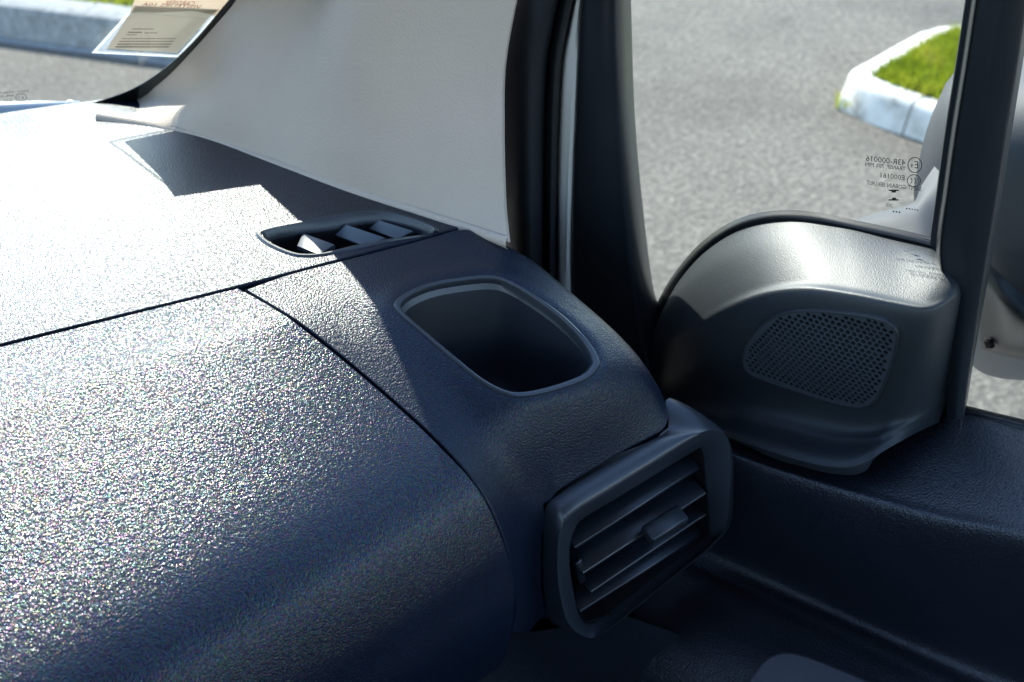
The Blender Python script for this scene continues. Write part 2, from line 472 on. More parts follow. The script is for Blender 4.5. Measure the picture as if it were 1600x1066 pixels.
# island seen through the quarter window
KZ = .13
KI = .105
near = [on_z(1640, 225, KI), on_z(1450, 166, KI), on_z(1390, 147, KI), on_z(1342, 128, KI)]
far = [on_z(1326, 117, KI), on_z(1335, 106, KI), on_z(1440, 47, KI), on_z(1475, 38, KI), on_z(1530, 36, KI), on_z(1800, 40, KI)]
kroot, kd = kerb('kerb', 'white painted kerb round the grass island outside the side window', near + far, -1, 0, 'kerb', .48, h=KI, w=.088, batter=.03)
poly = []
pp = [np.array(p[:2]) for p in near + far]
cen = np.mean(pp, axis=0)
for i, p in enumerate(pp):
    a = pp[max(0, i - 1)]; b = pp[min(len(pp) - 1, i + 1)]; d = (b - a) / np.linalg.norm(b - a)
    poly.append(p + np.array([d[1], -d[0]]) * .083)
so = mesh_obj('soil', [(p[0], p[1], .082) for p in poly], [tuple(range(len(poly)))], 'soil', None, 0); so['kind'] = 'structure'; so['label'] = 'flat earth bed under the grass of the island'
grass('grass', 'short sunlit grass filling the kerbed island beyond the side window', [p for p in poly], .082, 26000, .05)
# tufts at the foot of the kerb
for (px, py, n, hh, lab) in ((1328, 166, 90, .05, 'low weed tuft at the near corner of the white kerb'), (1402, 192, 60, .11, 'thin upright weed growing in a kerb stone joint')):
    c = on_z(px, py, 0)
    V, Fc = [], []
    for k in range(n):
        a = random.uniform(0, 2 * pi); r = random.uniform(0, .05 if hh < .1 else .02); w = .006
        x, y = c[0] + r * cos(a), c[1] + r * sin(a); b0 = len(V); t = random.uniform(.5, 1.2) * hh
        V += [(x - w, y, 0.001), (x + w, y, 0.001), (x + random.gauss(0, .02), y + random.gauss(0, .02), t)]; Fc.append((b0, b0 + 1, b0 + 2))
    o = mesh_obj('weed', V, Fc, 'grass', None, 0); o['label'] = lab; o['category'] = 'weed'
# kerb seen through the windscreen
a, b_ = on_z(0, 6, KZ), on_z(170, 27, KZ)
d = (b_ - a) / np.linalg.norm(b_ - a)
kp = [a - d * 2.0, a - d * .5, b_ + d * 1.0]
kroot2, _ = kerb('kerb', 'plain grey concrete kerb ahead of the windscreen', kp, 1, 0, 'concrete', .8, h=KZ, w=.15, batter=.01)
nn = np.array([-d[1], d[0]]);
q0, q1 = kp[0][:2] + nn * .13, kp[2][:2] + nn * .13
poly2 = [q0, q1, q1 + nn * 2.0, q0 + nn * 2.0]
so = mesh_obj('soil', [(p[0], p[1], .10) for p in poly2], [(0, 1, 2, 3)], 'soil', None, 0); so['kind'] = 'structure'; so['label'] = 'earth verge behind the concrete kerb ahead'
grass('grass', 'grass verge behind the concrete kerb ahead of the windscreen', poly2, .10, 14000, .06)
# pale gutter strip at the foot of the concrete kerb
gs = [a - d * 2.0, b_ + d * 1.0]
q = [gs[0][:2] - nn * .02, gs[1][:2] - nn * .02, gs[1][:2] - nn * .07, gs[0][:2] - nn * .07]
o = mesh_obj('gutter', [(p[0], p[1], .004) for p in q], [(0, 1, 2, 3)], 'concrete', None, 0); o['kind'] = 'structure'; o['label'] = 'pale gutter strip along the foot of the concrete kerb'

# ------------------------------------------------------------------ dashboard
dash = thing('dashboard', 'black grained dashboard corner with cup holder and square air vent', 'dashboard', (.25, .45, .8))
Z = on_z
# upper pad
pad_net = [
    [(-.55, 1.03, 1.098), (-.1, .995, 1.099), (.1, .962, 1.100), (.19, .945, 1.101), (.262, .925, 1.102)],
    [(-.55, .86, 1.112), (-.1, .850, 1.113), (.1, .84, 1.113), (.22, .825, 1.114), (.318, .805, 1.111)],
    [(-.55, .74, 1.117), (-.1, .720, 1.117), (.1, .71, 1.117), (.23, .700, 1.116), (.365, .690, 1.113)],
    [(-.55, .67, 1.1155), (-.1, .630, 1.1155), (.08, .612, 1.1155), (.215, .605, 1.1155), (.395, .600, 1.1135)],
    [(-.55, .65, 1.1135), (-.1, .596, 1.1135), Z(0, 538, 1.1135), Z(372, 447, 1.1135), Z(735, 351, 1.1135)]]
DEM = [(400, 367), (411, 360), (440, 353), (480, 345), (540, 334), (580, 330), (610, 332), (645, 341), (676, 353), (686, 361), (675, 368), (617, 376), (580, 384), (542, 392), (505, 400), (475, 402), (450, 398), (417, 383)]
demc = np.mean(DEM, axis=0)
def shrink(P, k, c): return [(c[0] + (x - c[0]) * k, c[1] + (y - c[1]) * k) for x, y in P]
_G = loft_grid(pad_net, 40, 60); pad_bvh = bvh_of(_G)
DEM_S = shrink(DEM, .95, demc)
def pad_skip(i, j, G=_G):
    p = proj((G[i, j] + G[i + 1, j + 1]) / 2); return in_poly(p[0], p[1], DEM_S)
panel('dash_pad', pad_net, 40, 60, 'dash', dash, flange=.008, skip=pad_skip)

# glove box lid
# cross-section of the lid: slope angle against arc length, integrated from the seam to the underside
LID_A = [(0, 6.5), (.034, 7.5), (.044, 19), (.09, 20), (.130, 21.5), (.152, 29), (.170, 44), (.192, 68), (.215, 86), (.29, 92), (.36, 104), (.40, 110)]
prof_l = [(.5705, 1.1145, -.010), (.5605, 1.1135, 0.0)]
for k in range(400):
    s0 = k * .001; an = radians(np.interp(s0, [q[0] for q in LID_A], [q[1] for q in LID_A])); y0_, z0_, _ = prof_l[-1]
    prof_l.append((y0_ - .001 * cos(an), z0_ - .001 * sin(an), s0 + .001))
def on_lid(px, py):
    d = ray(px, py); best = None
    for (ya, za, sa), (yb, zb, sb) in zip(prof_l[:-1], prof_l[1:]):
        A_ = np.array([[d[1], -(yb - ya)], [d[2], -(zb - za)]]); t, u = np.linalg.solve(A_, np.array([ya - CAM[1], za - CAM[2]]))
        if -.001 <= u <= 1.001 and (best is None or t < best[0]): best = (t, sa + (sb - sa) * u)
    return CAM + d * best[0], best[1]
edge = [(372, 449), (388, 457), (405, 466), (421, 475), (436, 484), (453, 495), (470, 508), (515, 543), (560, 580), (610, 623), (660, 668), (700, 708), (735, 745), (762, 785), (790, 850), (802, 895), (806, 940)]
lid_net = []
for k, (px, py) in enumerate(edge):
    p, s0 = on_lid(px, py)
    kk = .12 + (-.15 - .12) * min(1, s0 / .16)
    lid_net.append([p + np.array([-dx, kk * dx * (1 - .3 * dx), 0]) for dx in (.62, .35, .2, .11, .045, 0)])
base_r = lid_net[-1]
for dy, dz in ((.004, -.03), (.012, -.06), (.03, -.09)):
    lid_net.append([p + np.array([0, dy, dz]) for p in base_r])
LE = lambda px, py: on_lid(px, py)[0]
panel('glove_box_lid', lid_net, 6, 26, 'lid', dash, flange=.0, skirt=.012)

# corner panel round the cup holder
Y = on_y
corner_net = [
    [LE(378, 452), Z(450, 427, 1.1145), Z(520, 409, 1.1145), Z(590, 391, 1.1145), Z(640, 378, 1.1145), Z(680, 367, 1.115), Z(705, 360, 1.116), Z(728, 357, 1.115), Z(750, 364, 1.107)],
    [LE(470, 508), Z(530, 480, 1.107), Z(585, 456, 1.110), Z(640, 434, 1.110), Z(700, 414, 1.110), Z(745, 403, 1.109), Z(785, 396, 1.107), Z(815, 398, 1.101), Z(834, 411, 1.085)],
    [LE(560, 580), Z(605, 548, 1.096), Z(640, 525, 1.099), Z(700, 505, 1.099), Z(770, 490, 1.096), Z(830, 478, 1.095), Z(870, 465, 1.093), Z(895, 462, 1.087), Z(914, 476, 1.07)],
    [LE(660, 668), Z(705, 630, 1.079), Z(745, 608, 1.081), Z(795, 590, 1.081), Z(850, 570, 1.079), Z(905, 548, 1.078), Z(945, 530, 1.077), Z(968, 528, 1.070), Z(984, 541, 1.055)],
    [LE(718, 727), Z(765, 695, 1.060), Z(810, 672, 1.062), Z(855, 650, 1.063), Z(905, 630, 1.063), Z(955, 608, 1.062), Z(992, 588, 1.060), Z(1012, 585, 1.054), Z(1026, 599, 1.04)],
    [LE(756, 775), Z(805, 772, 1.029), Y(851, 790, .403), Y(877, 768, .402), Y(930, 735, .402), Y(980, 706, .402), Y(1015, 688, .402), Y(1040, 672, .403), Z(1047, 645, 1.03)],
    [LE(790, 850), Y(820, 850, .401), Y(848, 850, .403)],
    [LE(806, 940), Y(828, 940, .403), Y(848, 930, .405)],
    [lid_net[-3][-1], Y(825, 990, .412), Y(856, 970, .410)]]
for r in (6, 7, 8):
    while len(corner_net[r]) < 9:
        c = len(corner_net[r]); corner_net[r].append(2 * corner_net[r - 1][c] - corner_net[r - 2][c] if r == 6 else corner_net[r - 1][c] + np.array([0, 0, -.05]))
CUP = [(614, 478), (620, 467), (634, 457), (660, 446), (695, 438), (756, 431), (790, 436), (830, 458), (881, 495), (918, 532), (937, 563), (934, 578), (915, 595), (864, 613), (817, 622), (786, 617), (749, 597), (702, 559), (655, 519), (624, 492)]
cupc = np.mean(CUP, axis=0)
NR, NC = 16, 16
_Gc0 = loft_grid(corner_net, NR, NC)
cup_bvh0 = bvh_of(_Gc0)
CUP3 = [hit(cup_bvh0, *p)[0] for p in CUP]
cup_loop = np.array(spline(CUP3, 6, True))
def lip(G):                              # the skin swells softly up to the rim of the cup holder
    H = G.copy(); Nn = grid_normals(G)
    d = np.min(np.linalg.norm(G[:, :, None, :] - cup_loop[None, None, :, :], axis=3), axis=2)
    return H + Nn * (.0028 * np.exp(-(d / .010) ** 2))[:, :, None]
_Gc = lip(_Gc0); cup_bvh = bvh_of(_Gc)
CUP_S = shrink(CUP, .955, cupc)
def cor_skip(i, j):
    if i >= 5 * NR and j >= 2 * NC: return True
    p = proj((_Gc[i, j] + _Gc[i + 1, j + 1]) / 2); return in_poly(p[0], p[1], CUP_S)
# skin with its own trimmed edge
R_, C_, _ = _Gc.shape
Nn = grid_normals(_Gc)
loop = [(0, j) for j in range(C_)] + [(i, C_ - 1) for i in range(1, 5 * NR + 1)] + [(5 * NR, j) for j in range(C_ - 2, 2 * NC - 1, -1)] + \
       [(i, 2 * NC) for i in range(5 * NR + 1, R_)] + [(R_ - 1, j) for j in range(2 * NC - 1, -1, -1)] + [(i, 0) for i in range(R_ - 2, 0, -1)]
V = _Gc.copy(); outs = []
for (i, j) in loop:
    ii = 1 if i == 0 else (i - 1 if (i == R_ - 1 or (i == 5 * NR and j > 2 * NC)) else i)
    jj = 1 if j == 0 else (j - 1 if (j == C_ - 1 or (j == 2 * NC and i > 5 * NR)) else j)
    if (ii, jj) == (i, j): ii, jj = i - 1, j - 1
    t = _Gc[i, j] - _Gc[ii, jj]; n = Nn[i, j]; t = t - n * (t @ n); outs.append(t / np.linalg.norm(t))
for k, (i, j) in enumerate(loop): V[i, j] = _Gc[i, j] - outs[k] * .0023
verts = list(V.reshape(-1, 3)); faces = grid_faces(R_, C_, cor_skip); prev = [i * C_ + j for i, j in loop]
for (a_, d_) in ((.0006, -.0002), (.0011, -.0008), (.0012, -.010), (.007, -.010)):
    cur = []
    for k, (i, j) in enumerate(loop): cur.append(len(verts)); verts.append(V[i, j] + outs[k] * a_ + Nn[i, j] * d_)
    for k in range(len(loop)):
        q = (k + 1) % len(loop); faces.append((prev[k], cur[k], cur[q], prev[q]))
    prev = cur
used = sorted({v for f in faces for v in f}); remap = {v: k for k, v in enumerate(used)}
mesh_obj('corner_panel', [verts[v] for v in used], [tuple(remap[v] for v in f) for f in faces], 'dash', dash)

# cup holder: rim, well, floor
def ring_on(bvh, P, k, c, n, lift):
    out = []
    for p in spline([np.array(q) for q in shrink(P, k, c)], n, True):
        h, nn_ = hit(bvh, p[0], p[1])
        if h is None: print('miss', p); h, nn_ = on_z(p[0], p[1], 1.112), np.array([0, 0, 1.0])
        if nn_ @ (CAM - h) < 0: nn_ = -nn_
        out.append((h, nn_))
    return out
ax = np.mean([n for _, n in ring_on(cup_bvh, CUP, .98, cupc, 2, 0)], axis=0); ax /= np.linalg.norm(ax)
base = ring_on(cup_bvh, CUP, 1.0, cupc, 6, 0)
c3 = np.mean([p for p, _ in base], axis=0)
def cring(k, up, drop=None):
    return [c3 + (p - c3) * k + ax * up for p, _ in base]
cup = rings_obj('cup_holder', [cring(1.0, -.004), cring(.998, .0000), cring(.988, .0012), cring(.965, .0017), cring(.935, .0014), cring(.918, .0002), cring(.912, -.003), [c3 + (p - c3) * .9 + np.array([0, 0, -.006]) for p, _ in base]], 'satin', dash)
down = np.array([0, 0, -1.0])
wr = []
for k, (s, dd) in enumerate(((.9005, .0058), (.885, .013), (.86, .024), (.83, .040), (.80, .058), (.76, .066), (.70, .069))):
    wr.append([c3 + (p - c3) * s + down * dd for p, _ in base])
rings_obj('well', wr, 'well', cup, True)

# demister outlet let into the pad
db = ring_on(pad_bvh, DEM, 1.0, demc, 6, 0)
dc = np.mean([p for p, _ in db], axis=0); up3 = np.array([0, 0, 1.0])
def dring(k, up): return [dc + (p - dc) * k + up3 * up for p, _ in db]
def drim(inset, up):
    out = []
    for p, _ in db:
        v = p - dc; L_ = np.linalg.norm(v); out.append(p - v / L_ * inset + up3 * up)
    return out
dem = rings_obj('demister_outlet', [drim(-.0005, -.004), drim(-.0003, .0002), drim(.0010, .0012), drim(.0028, .0010), drim(.0048, -.0015), drim(.0062, -.006), drim(.0075, -.020)], 'satin', dash)
rings_obj('duct', [drim(.0064, -.0065), drim(.009, -.030)], 'black', dem, True)
for quad in (((473, 364, 1.1105), (523, 382, 1.1105), (498, 398, 1.1095), (464, 384, 1.1085)), ((541, 351, 1.1125), (603, 372, 1.1125), (567, 384, 1.107), (523, 367, 1.105)), ((592, 344, 1.112), (646, 361, 1.112), (620, 374, 1.107), (576, 357, 1.105))):
    q3 = [on_z(*q) for q in quad]; qc = np.mean(q3, axis=0)
    qn = np.cross(q3[1] - q3[0], q3[2] - q3[0]); qn /= np.linalg.norm(qn); qn = qn if qn[2] > 0 else -qn
    def qring(k, up): return [qc + (p - qc) * k + qn * up for p in q3]
    rings_obj('vane', [qring(1.0, -.0032), qring(1.0, -.0006), qring(.985, -.0001), qring(.96, 0)], 'vane', dem, True, True, 30)

# air vent
inner = [(892, 880), (893, 850), (899, 830), (912, 812), (960, 783), (1030, 740), (1080, 710), (1095, 702), (1102, 712), (1105, 745), (1109, 790), (1112, 828), (1105, 846), (1030, 903), (950, 966), (922, 978), (907, 960), (897, 918)]
ridge = [(871, 890), (872, 850), (877, 826), (892, 803), (950, 766.5), (1030, 716.5), (1088, 680), (1112, 672), (1132, 679), (1140, 702), (1140, 765), (1134, 818), (1112, 851), (1030, 918), (940, 990), (908, 992), (886, 970), (875, 928)]
outer = [Y(849, 885, .404), Y(849, 850, .404), Y(852, 795, .403), Y(877, 770, .402), Y(930, 737.5, .402), Y(980, 708.5, .402), Y(1015, 689, .402), Y(1044, 670, .404), Z(1046, 622, 1.034), Z(1128, 677, 1.0), Y(1141, 765, .43), Y(1136, 820, .43), Y(1108, 851, .43), Y(1030, 915, .43), Y(950, 975, .43), Y(905, 985, .42), Y(864, 975, .412), Y(851, 930, .406)]
def vring(P, y): return [Y(px, py, y) for px, py in P]
r_in, r_rd = vring(inner, .3975), vring(ridge, .3895)
r_in = [p for p in r_in]; 
def closed(P, n=5): return spline(P, n, True)
mid = [(a_ * .5 + b_ * .5) + np.array([0, -.004, .0]) for a_, b_ in zip(r_rd, outer)]
mid2 = [(a_ * .85 + b_ * .15) + np.array([0, -.0026, .0]) for a_, b_ in zip(r_rd, outer)]
vent = rings_obj('air_vent', [closed(outer), closed([a_ * .35 + b_ * .65 + np.array([0, -.003, .002]) for a_, b_ in zip(r_rd, outer)]), closed([a_ * .75 + b_ * .25 + np.array([0, -.002, .001]) for a_, b_ in zip(r_rd, outer)]), closed(r_rd), closed([a_ * .9 + b_ * .1 + np.array([0, -.0005, 0]) for a_, b_ in zip(r_rd, r_in)]),
     closed([a_ * .1 + b_ * .9 for a_, b_ in zip(r_rd, r_in)]), closed([p + np.array([0, .003, 0]) for p in r_in])], 'satin', dash, smooth=45)
ci = np.mean(r_in, axis=0)
rings_obj('vent_duct', [closed([p + np.array([0, .002, 0]) for p in r_in]), closed([ci + (p - ci) * .98 + np.array([0, .03, 0]) for p in r_in]), closed([ci + (p - ci) * .97 + np.array([0, .06, 0]) for p in r_in])], 'black', vent, True)
# horizontal slats
slats = [((895, 852), (1092, 725), .404, .016), ((904, 888), (1098, 762), .400, .020), ((903, 952), (1108, 822), .406, .016)]
for (p0, p1, yy, w) in slats:
    a3, b3 = Y(*p0, yy), Y(*p1, yy)
    upv = np.array([0, .30, 1.0])
    box_between('slat', a3 - np.array([0, -.006, 0]), b3 - np.array([0, -.006, 0]), w, .0034, np.array([0, -.35, 1.0]), 'satin_dark', vent, .0012)
# lower blade of the middle pair and the bottom lip
for (p0, p1, yy, w) in (((912, 915), (1098, 790), .409, .014), ((935, 972), (1106, 843), .403, .012)):
    box_between('slat', Y(*p0, yy), Y(*p1, yy), w, .003, np.array([0, -.25, 1.0]), 'satin_dark', vent, .001)
tabc0, tabc1 = Y(1010, 838, .390), Y(1066, 803, .390)
box_between('slide_tab', tabc0, tabc1, .012, .0085, np.array([0, -.35, 1.0]), 'satin', vent, .0016)
# end pivot of the middle slat
box_between('pivot', Y(902, 875, .401), Y(908, 908, .404), .005, .004, np.array([0, -1, .1]), 'satin_dark', vent)

# lower dash below the vent and lid
low = [[Z(x, y, z) for x, y, z in r] for r in (
    ((420, 1130, .89), (720, 1000, .895), (850, 985, .895), (960, 960, .895)),
    ((440, 1160, .86), (760, 1030, .862), (880, 1005, .865), (1000, 970, .868)),
    ((560, 1240, .80), (830, 1100, .80), (960, 1060, .805), (1090, 1010, .81)),
    ((700, 1330, .70), (930, 1200, .70), (1060, 1160, .70), (1190, 1110, .70)))]
low.append([p + np.array([0, .02, -.14]) for p in low[-1]]); low.append([p + np.array([0, .02, -.14]) for p in low[-1]])
sheet('lower_panel', low, 8, 8, 'door', dash)

# ------------------------------------------------------------------ front door
door = thing('front_door', 'black front door panel with speaker pod and quarter window', 'door', tuple(D_P + np.array([.02, -.1, -.5])))
dr = [
    [(1040, 560, .095), (1180, 590, .095), (1350, 622, .090), (1507, 645, .085), (1600, 667, .085), (1800, 715, .085)],
    [(1040, 575, .080), (1180, 610, .080), (1350, 640, .078), (1507, 658, .074), (1600, 682, .074), (1800, 730, .074)],
    [(1060, 640, .040), (1180, 670, .042), (1330, 705, .042), (1480, 725, .040), (1600, 745, .040), (1800, 795, .040)],
    [(1090, 680, .012), (1190, 715, .012), (1330, 755, .012), (1470, 790, .012), (1600, 815, .012), (1800, 870, .012)],
    [(1095, 705, .002), (1190, 738, .002), (1330, 785, .002), (1470, 825, .002), (1600, 852, .002), (1800, 910, .002)],
    [(1095, 770, .010), (1200, 815, .010), (1340, 870, .010), (1480, 920, .012), (1620, 960, .014), (1820, 1020, .014)],
    [(1080, 835, .026), (1190, 890, .030), (1330, 955, .034), (1480, 1020, .036), (1640, 1080, .038), (1840, 1150, .04)],
    [(1050, 862, .018), (1160, 915, .018), (1290, 975, .018), (1420, 1038, .018), (1560, 1105, .018), (1750, 1190, .018)],
    [(1020, 880, -.004), (1130, 935, -.004), (1250, 995, -.004), (1380, 1060, -.004), (1500, 1125, -.004), (1680, 1210, -.004)],
    [(930, 960, -.055), (1050, 1010, -.06), (1150, 1060, -.06), (1260, 1120, -.06), (1380, 1190, -.06), (1540, 1280, -.06)],
    [(880, 1060, -.075), (990, 1110, -.08), (1100, 1170, -.08), (1220, 1240, -.08), (1340, 1310, -.08), (1500, 1400, -.08)]]
dn = [[on_d(*p) for p in r] for r in dr]
dn.append([np.array([p[0] + .01, p[1], .62]) for p in dn[-1]]); dn.append([np.array([p[0] + .02, p[1], .43]) for p in dn[-2]])
sheet('door_panel', dn, 10, 8, 'door', door)
# pull handle pad on the arm rest
hp = [(1170, 1075), (1180, 1048), (1198, 1028), (1222, 1019), (1250, 1022), (1300, 1040), (1360, 1066), (1400, 1095), (1330, 1130), (1230, 1120)]
hc = np.mean(hp, axis=0)
HPn = np.array([-.25, -.1, 1.0]); HPn /= np.linalg.norm(HPn); HPp = on_d(1220, 1035, -.045)
def hring(k, up): return spline([on_pl(x, y, HPp + HPn * up, HPn) for x, y in shrink(hp, k, hc)], 4, True)
rings_obj('handle_pad', [hring(1.0, -.012), hring(1.0, .004), hring(.985, .006), hring(.95, .0065), hring(.93, .0055)], 'lilac', door, True)

# speaker pod
pr = [
    [(1036, 482, .080), (1062, 437, .080), (1102, 393, .080), (1160, 357, .080), (1230, 343, .080), (1310, 351, .080), (1390, 369, .080), (1468, 391, .078), (1500, 409, .078), (1521, 424, .080)],
    [(1024, 512, .070), (1056, 470, .058), (1110, 425, .055), (1172, 393, .055), (1245, 382, .055), (1325, 392, .055), (1405, 408, .055), (1478, 420, .054), (1508, 423, .062), (1523, 430, .076)],
    [(1014, 545, .062), (1060, 515, .036), (1120, 475, .028), (1186, 447, .026), (1255, 437, .026), (1330, 446, .026), (1400, 460, .026), (1456, 468, .028), (1496, 452, .045), (1523, 436, .075)],
    [(1011, 560, .060), (1064, 535, .032), (1130, 495, .020), (1192, 470, .016), (1258, 462, .015), (1330, 470, .015), (1396, 484, .016), (1450, 492, .020), (1490, 478, .040), (1521, 450, .073)],
    [(1010, 580, .060), (1075, 575, .034), (1150, 550, .022), (1210, 540, .018), (1270, 540, .017), (1330, 548, .017), (1385, 558, .019), (1435, 560, .024), (1474, 545, .044), (1510, 515, .072)],
    [(1014, 597, .058), (1085, 612, .042), (1155, 610, .036), (1215, 622, .034), (1278, 640, .033), (1330, 652, .033), (1372, 655, .034), (1408, 645, .036), (1452, 625, .050), (1492, 595, .072)],
    [(1030, 612, .052), (1095, 640, .036), (1158, 650, .028), (1218, 665, .025), (1280, 681, .024), (1325, 688, .024), (1362, 686, .025), (1393, 676, .030), (1440, 654, .047), (1480, 628, .070)],
    [(1050, 622, .040), (1112, 662, .020), (1170, 682, .010), (1228, 699, .006), (1286, 712, .005), (1328, 713, .008), (1360, 704, .014), (1389, 690, .026), (1434, 668, .045), (1472, 648, .068)],
    [(1062, 632, .034), (1122, 676, .014), (1178, 697, .004), (1236, 716, .000), (1290, 729, -.001), (1330, 729, .002), (1362, 717, .010), (1390, 700, .024), (1432, 677, .045), (1468, 660, .068)]]
pod_net = [[on_d(*p) for p in r] for r in pr]
GO = [(1163, 562), (1166, 542), (1180, 520), (1200, 500), (1225, 488), (1255, 483), (1300, 485), (1350, 491), (1385, 499), (1400, 512), (1402, 530), (1394, 562), (1382, 595), (1370, 620), (1355, 632), (1335, 633), (1300, 625), (1250, 608), (1200, 590), (1172, 577)]
goc = np.mean(GO, axis=0); GO_S = shrink(GO, .95, goc)
_PG = loft_grid(pod_net, 16, 18)
def pod_skip(i, j):
    p = proj((_PG[i, j] + _PG[i + 1, j + 1]) / 2); return in_poly(p[0], p[1], GO_S)
pod, PG, PN = panel('speaker_pod', pod_net, 16, 18, 'pod', door, inset=0, skirt=.010, smooth=60, skip=pod_skip)
pod_bvh = bvh_of(PG)
# perforated grille laid over the pod face
gop = spline([np.array(p) for p in GO], 5, True)
g3 = [hit(pod_bvh, *p)[0] for p in gop]
gc = np.mean(g3, axis=0)
u_, s_, vt = np.linalg.svd(np.array(g3) - gc)
gn = vt[2] if vt[2] @ (CAM - gc) > 0 else -vt[2]
gx = D_U * -1 - gn * (-(D_U @ gn)); gx /= np.linalg.norm(gx); gy = np.cross(gn, gx)
out2 = [((p - gc) @ gx, (p - gc) @ gy) for p in g3]
LIFT = .0020
def g_at(x, y, dep=0.0):
    bulge = .0022 * max(0, 1 - (x / .052) ** 2 - (y / .034) ** 2)
    return gc + gx * x + gy * y + gn * (LIFT + bulge - dep)
def nearest_on(P, x, y):
    best = None
    for i in range(len(P)):
        a_, b_ = np.array(P[i - 1]), np.array(P[i]); d_ = b_ - a_
        t = max(0, min(1, ((x - a_[0]) * d_[0] + (y - a_[1]) * d_[1]) / (d_ @ d_ + 1e-15))); q = a_ + d_ * t
        dd = hypot(q[0] - x, q[1] - y)
        if best is None or dd < best[0]: best = (dd, q)
    return best
SP = .0040
verts, faces = [], []
keys = {}; floors = []
def vkey(x, y):
    if not in_poly(x, y, out2):
        q = nearest_on(out2, x, y)[1]; x, y = q
    k = (round(x * 2e5), round(y * 2e5))
    if k not in keys: keys[k] = len(verts); verts.append(g_at(x, y))
    return keys[k]
hr = SP * .39
for j in range(-14, 15):
    for i in range(-20, 21):
        x = i * SP + (SP / 2 if j % 2 else 0); y = j * SP * .8660254
        ins = in_poly(x, y, out2); dist = nearest_on(out2, x, y)[0]
        if not ins and dist > SP * .62: continue
        hexv = [vkey(x + SP / sqrt3 * cos(radians(30 + 60 * k)), y + SP / sqrt3 * sin(radians(30 + 60 * k))) for sqrt3 in (1.7320508,) for k in range(6)]
        if ins and dist > SP * .55:
            deep = .0035 if dist > SP * 2.2 else .0011
            top = []; bot = []
            for k in range(12):
                t = radians(30 + 30 * k); top.append(len(verts)); verts.append(g_at(x + hr * cos(t), y + hr * sin(t)))
            for k in range(12):
                t = radians(30 + 30 * k); bot.append(len(verts)); verts.append(g_at(x + hr * .92 * cos(t), y + hr * .92 * sin(t), deep))
            for k in range(6):
                a_, b_ = hexv[k], hexv[(k + 1) % 6]
                f = [a_, b_, top[(2 * k + 2) % 12], top[2 * k + 1], top[2 * k]]
                faces.append(tuple(f))
            for k in range(12): faces.append((top[k], top[(k + 1) % 12], bot[(k + 1) % 12], bot[k]))
            floors.append(len(faces)); faces.append(tuple(bot))
        else:
            f = []
            for v in hexv:
                if v not in f: f.append(v)
            if len(f) >= 3: faces.append(tuple(f))
grille = mesh_obj('speaker_grille', verts, faces, 'grille', pod, 30)
grille.data.materials.append(M['void'])
for k in floors: grille.data.polygons[k].material_index = 1
# rim round the grille
def grim(off, dep):
    n = len(out2); res = []
    for k in range(n):
        a_, b_ = np.array(out2[k - 1]), np.array(out2[(k + 1) % n]); d_ = b_ - a_; d_ /= np.linalg.norm(d_)
        nrm = np.array([d_[1], -d_[0]]);
        if nrm @ np.array(out2[k]) < 0: nrm = -nrm
        q = np.array(out2[k]) + nrm * off
        res.append(g_at(q[0], q[1], dep))
    return res
rings_obj('grille_rim', [grim(-.0006, .0008), grim(-.0002, -.0002), grim(.0004, -.0004), grim(.0009, -.0001), grim(.0012, .001), grim(.0014, .008)], 'pod', pod)

# quarter window: glass, frame, seal along the pod
qw = [(985, -110), (985, 0), (990, 150), (1000, 290), (1012, 400), (1024, 470), (1060, 470), (1300, 470), (1462, 470), (1480, 300), (1507, 100), (1524, -20), (1535, -110)]
qg = [on_g(x, y, .087) for x, y in [(960, -260), (960, 520), (1475, 520), (1480, 300), (1545, -260)]]
quarter = mesh_obj('quarter_glass', qg + [p + G_N * .004 for p in qg], [(0, 1, 2, 3, 4), (9, 8, 7, 6, 5), (0, 5, 6, 1), (1, 6, 7, 2), (2, 7, 8, 3), (3, 8, 9, 4), (4, 9, 5, 0)], 'glass', door, 0)
# front upright of the door frame
fr = [
    [(893, 470, .030), (889, 440, .030), (891, 300, .028), (896, 180, .026), (903, 40, .024), (912, -60, .022), (930, -260, .020)],
    [(900, 500, .022), (896, 440, .022), (898, 300, .020), (903, 180, .018), (910, 40, .016), (920, -60, .014), (940, -260, .012)],
    [(940, 530, .026), (930, 440, .024), (928, 300, .022), (930, 180, .020), (934, 40, .018), (940, -60, .016), (955, -260, .014)],
    [(985, 545, .034), (972, 440, .030), (962, 300, .028), (956, 180, .026), (952, 40, .024), (955, -60, .022), (965, -260, .020)],
    [(1004, 530, .038), (992, 440, .034), (978, 300, .032), (969, 180, .030), (963, 40, .028), (965, -60, .026), (974, -260, .024)],
    [(1018, 510, .052), (1008, 440, .048), (992, 300, .046), (981, 180, .044), (975, 40, .042), (975, -60, .040), (984, -260, .038)],
    [(1030, 492, .078), (1018, 440, .076), (1001, 300, .076), (991, 180, .076), (986, 40, .076), (985, -60, .076), (992, -260, .076)],
    [(1034, 488, .098), (1019, 440, .098), (1002, 300, .098), (992, 180, .098), (987, 40, .098), (986, -60, .098), (993, -260, .098)]]
fr = [[(2 * r[0][0] - r[1][0] + 6, r[0][1] + 75, r[0][2])] + r for r in fr]
sheet('window_upright', [[on_g(*p) for p in r] for r in fr], 8, 6, 'frame', door)
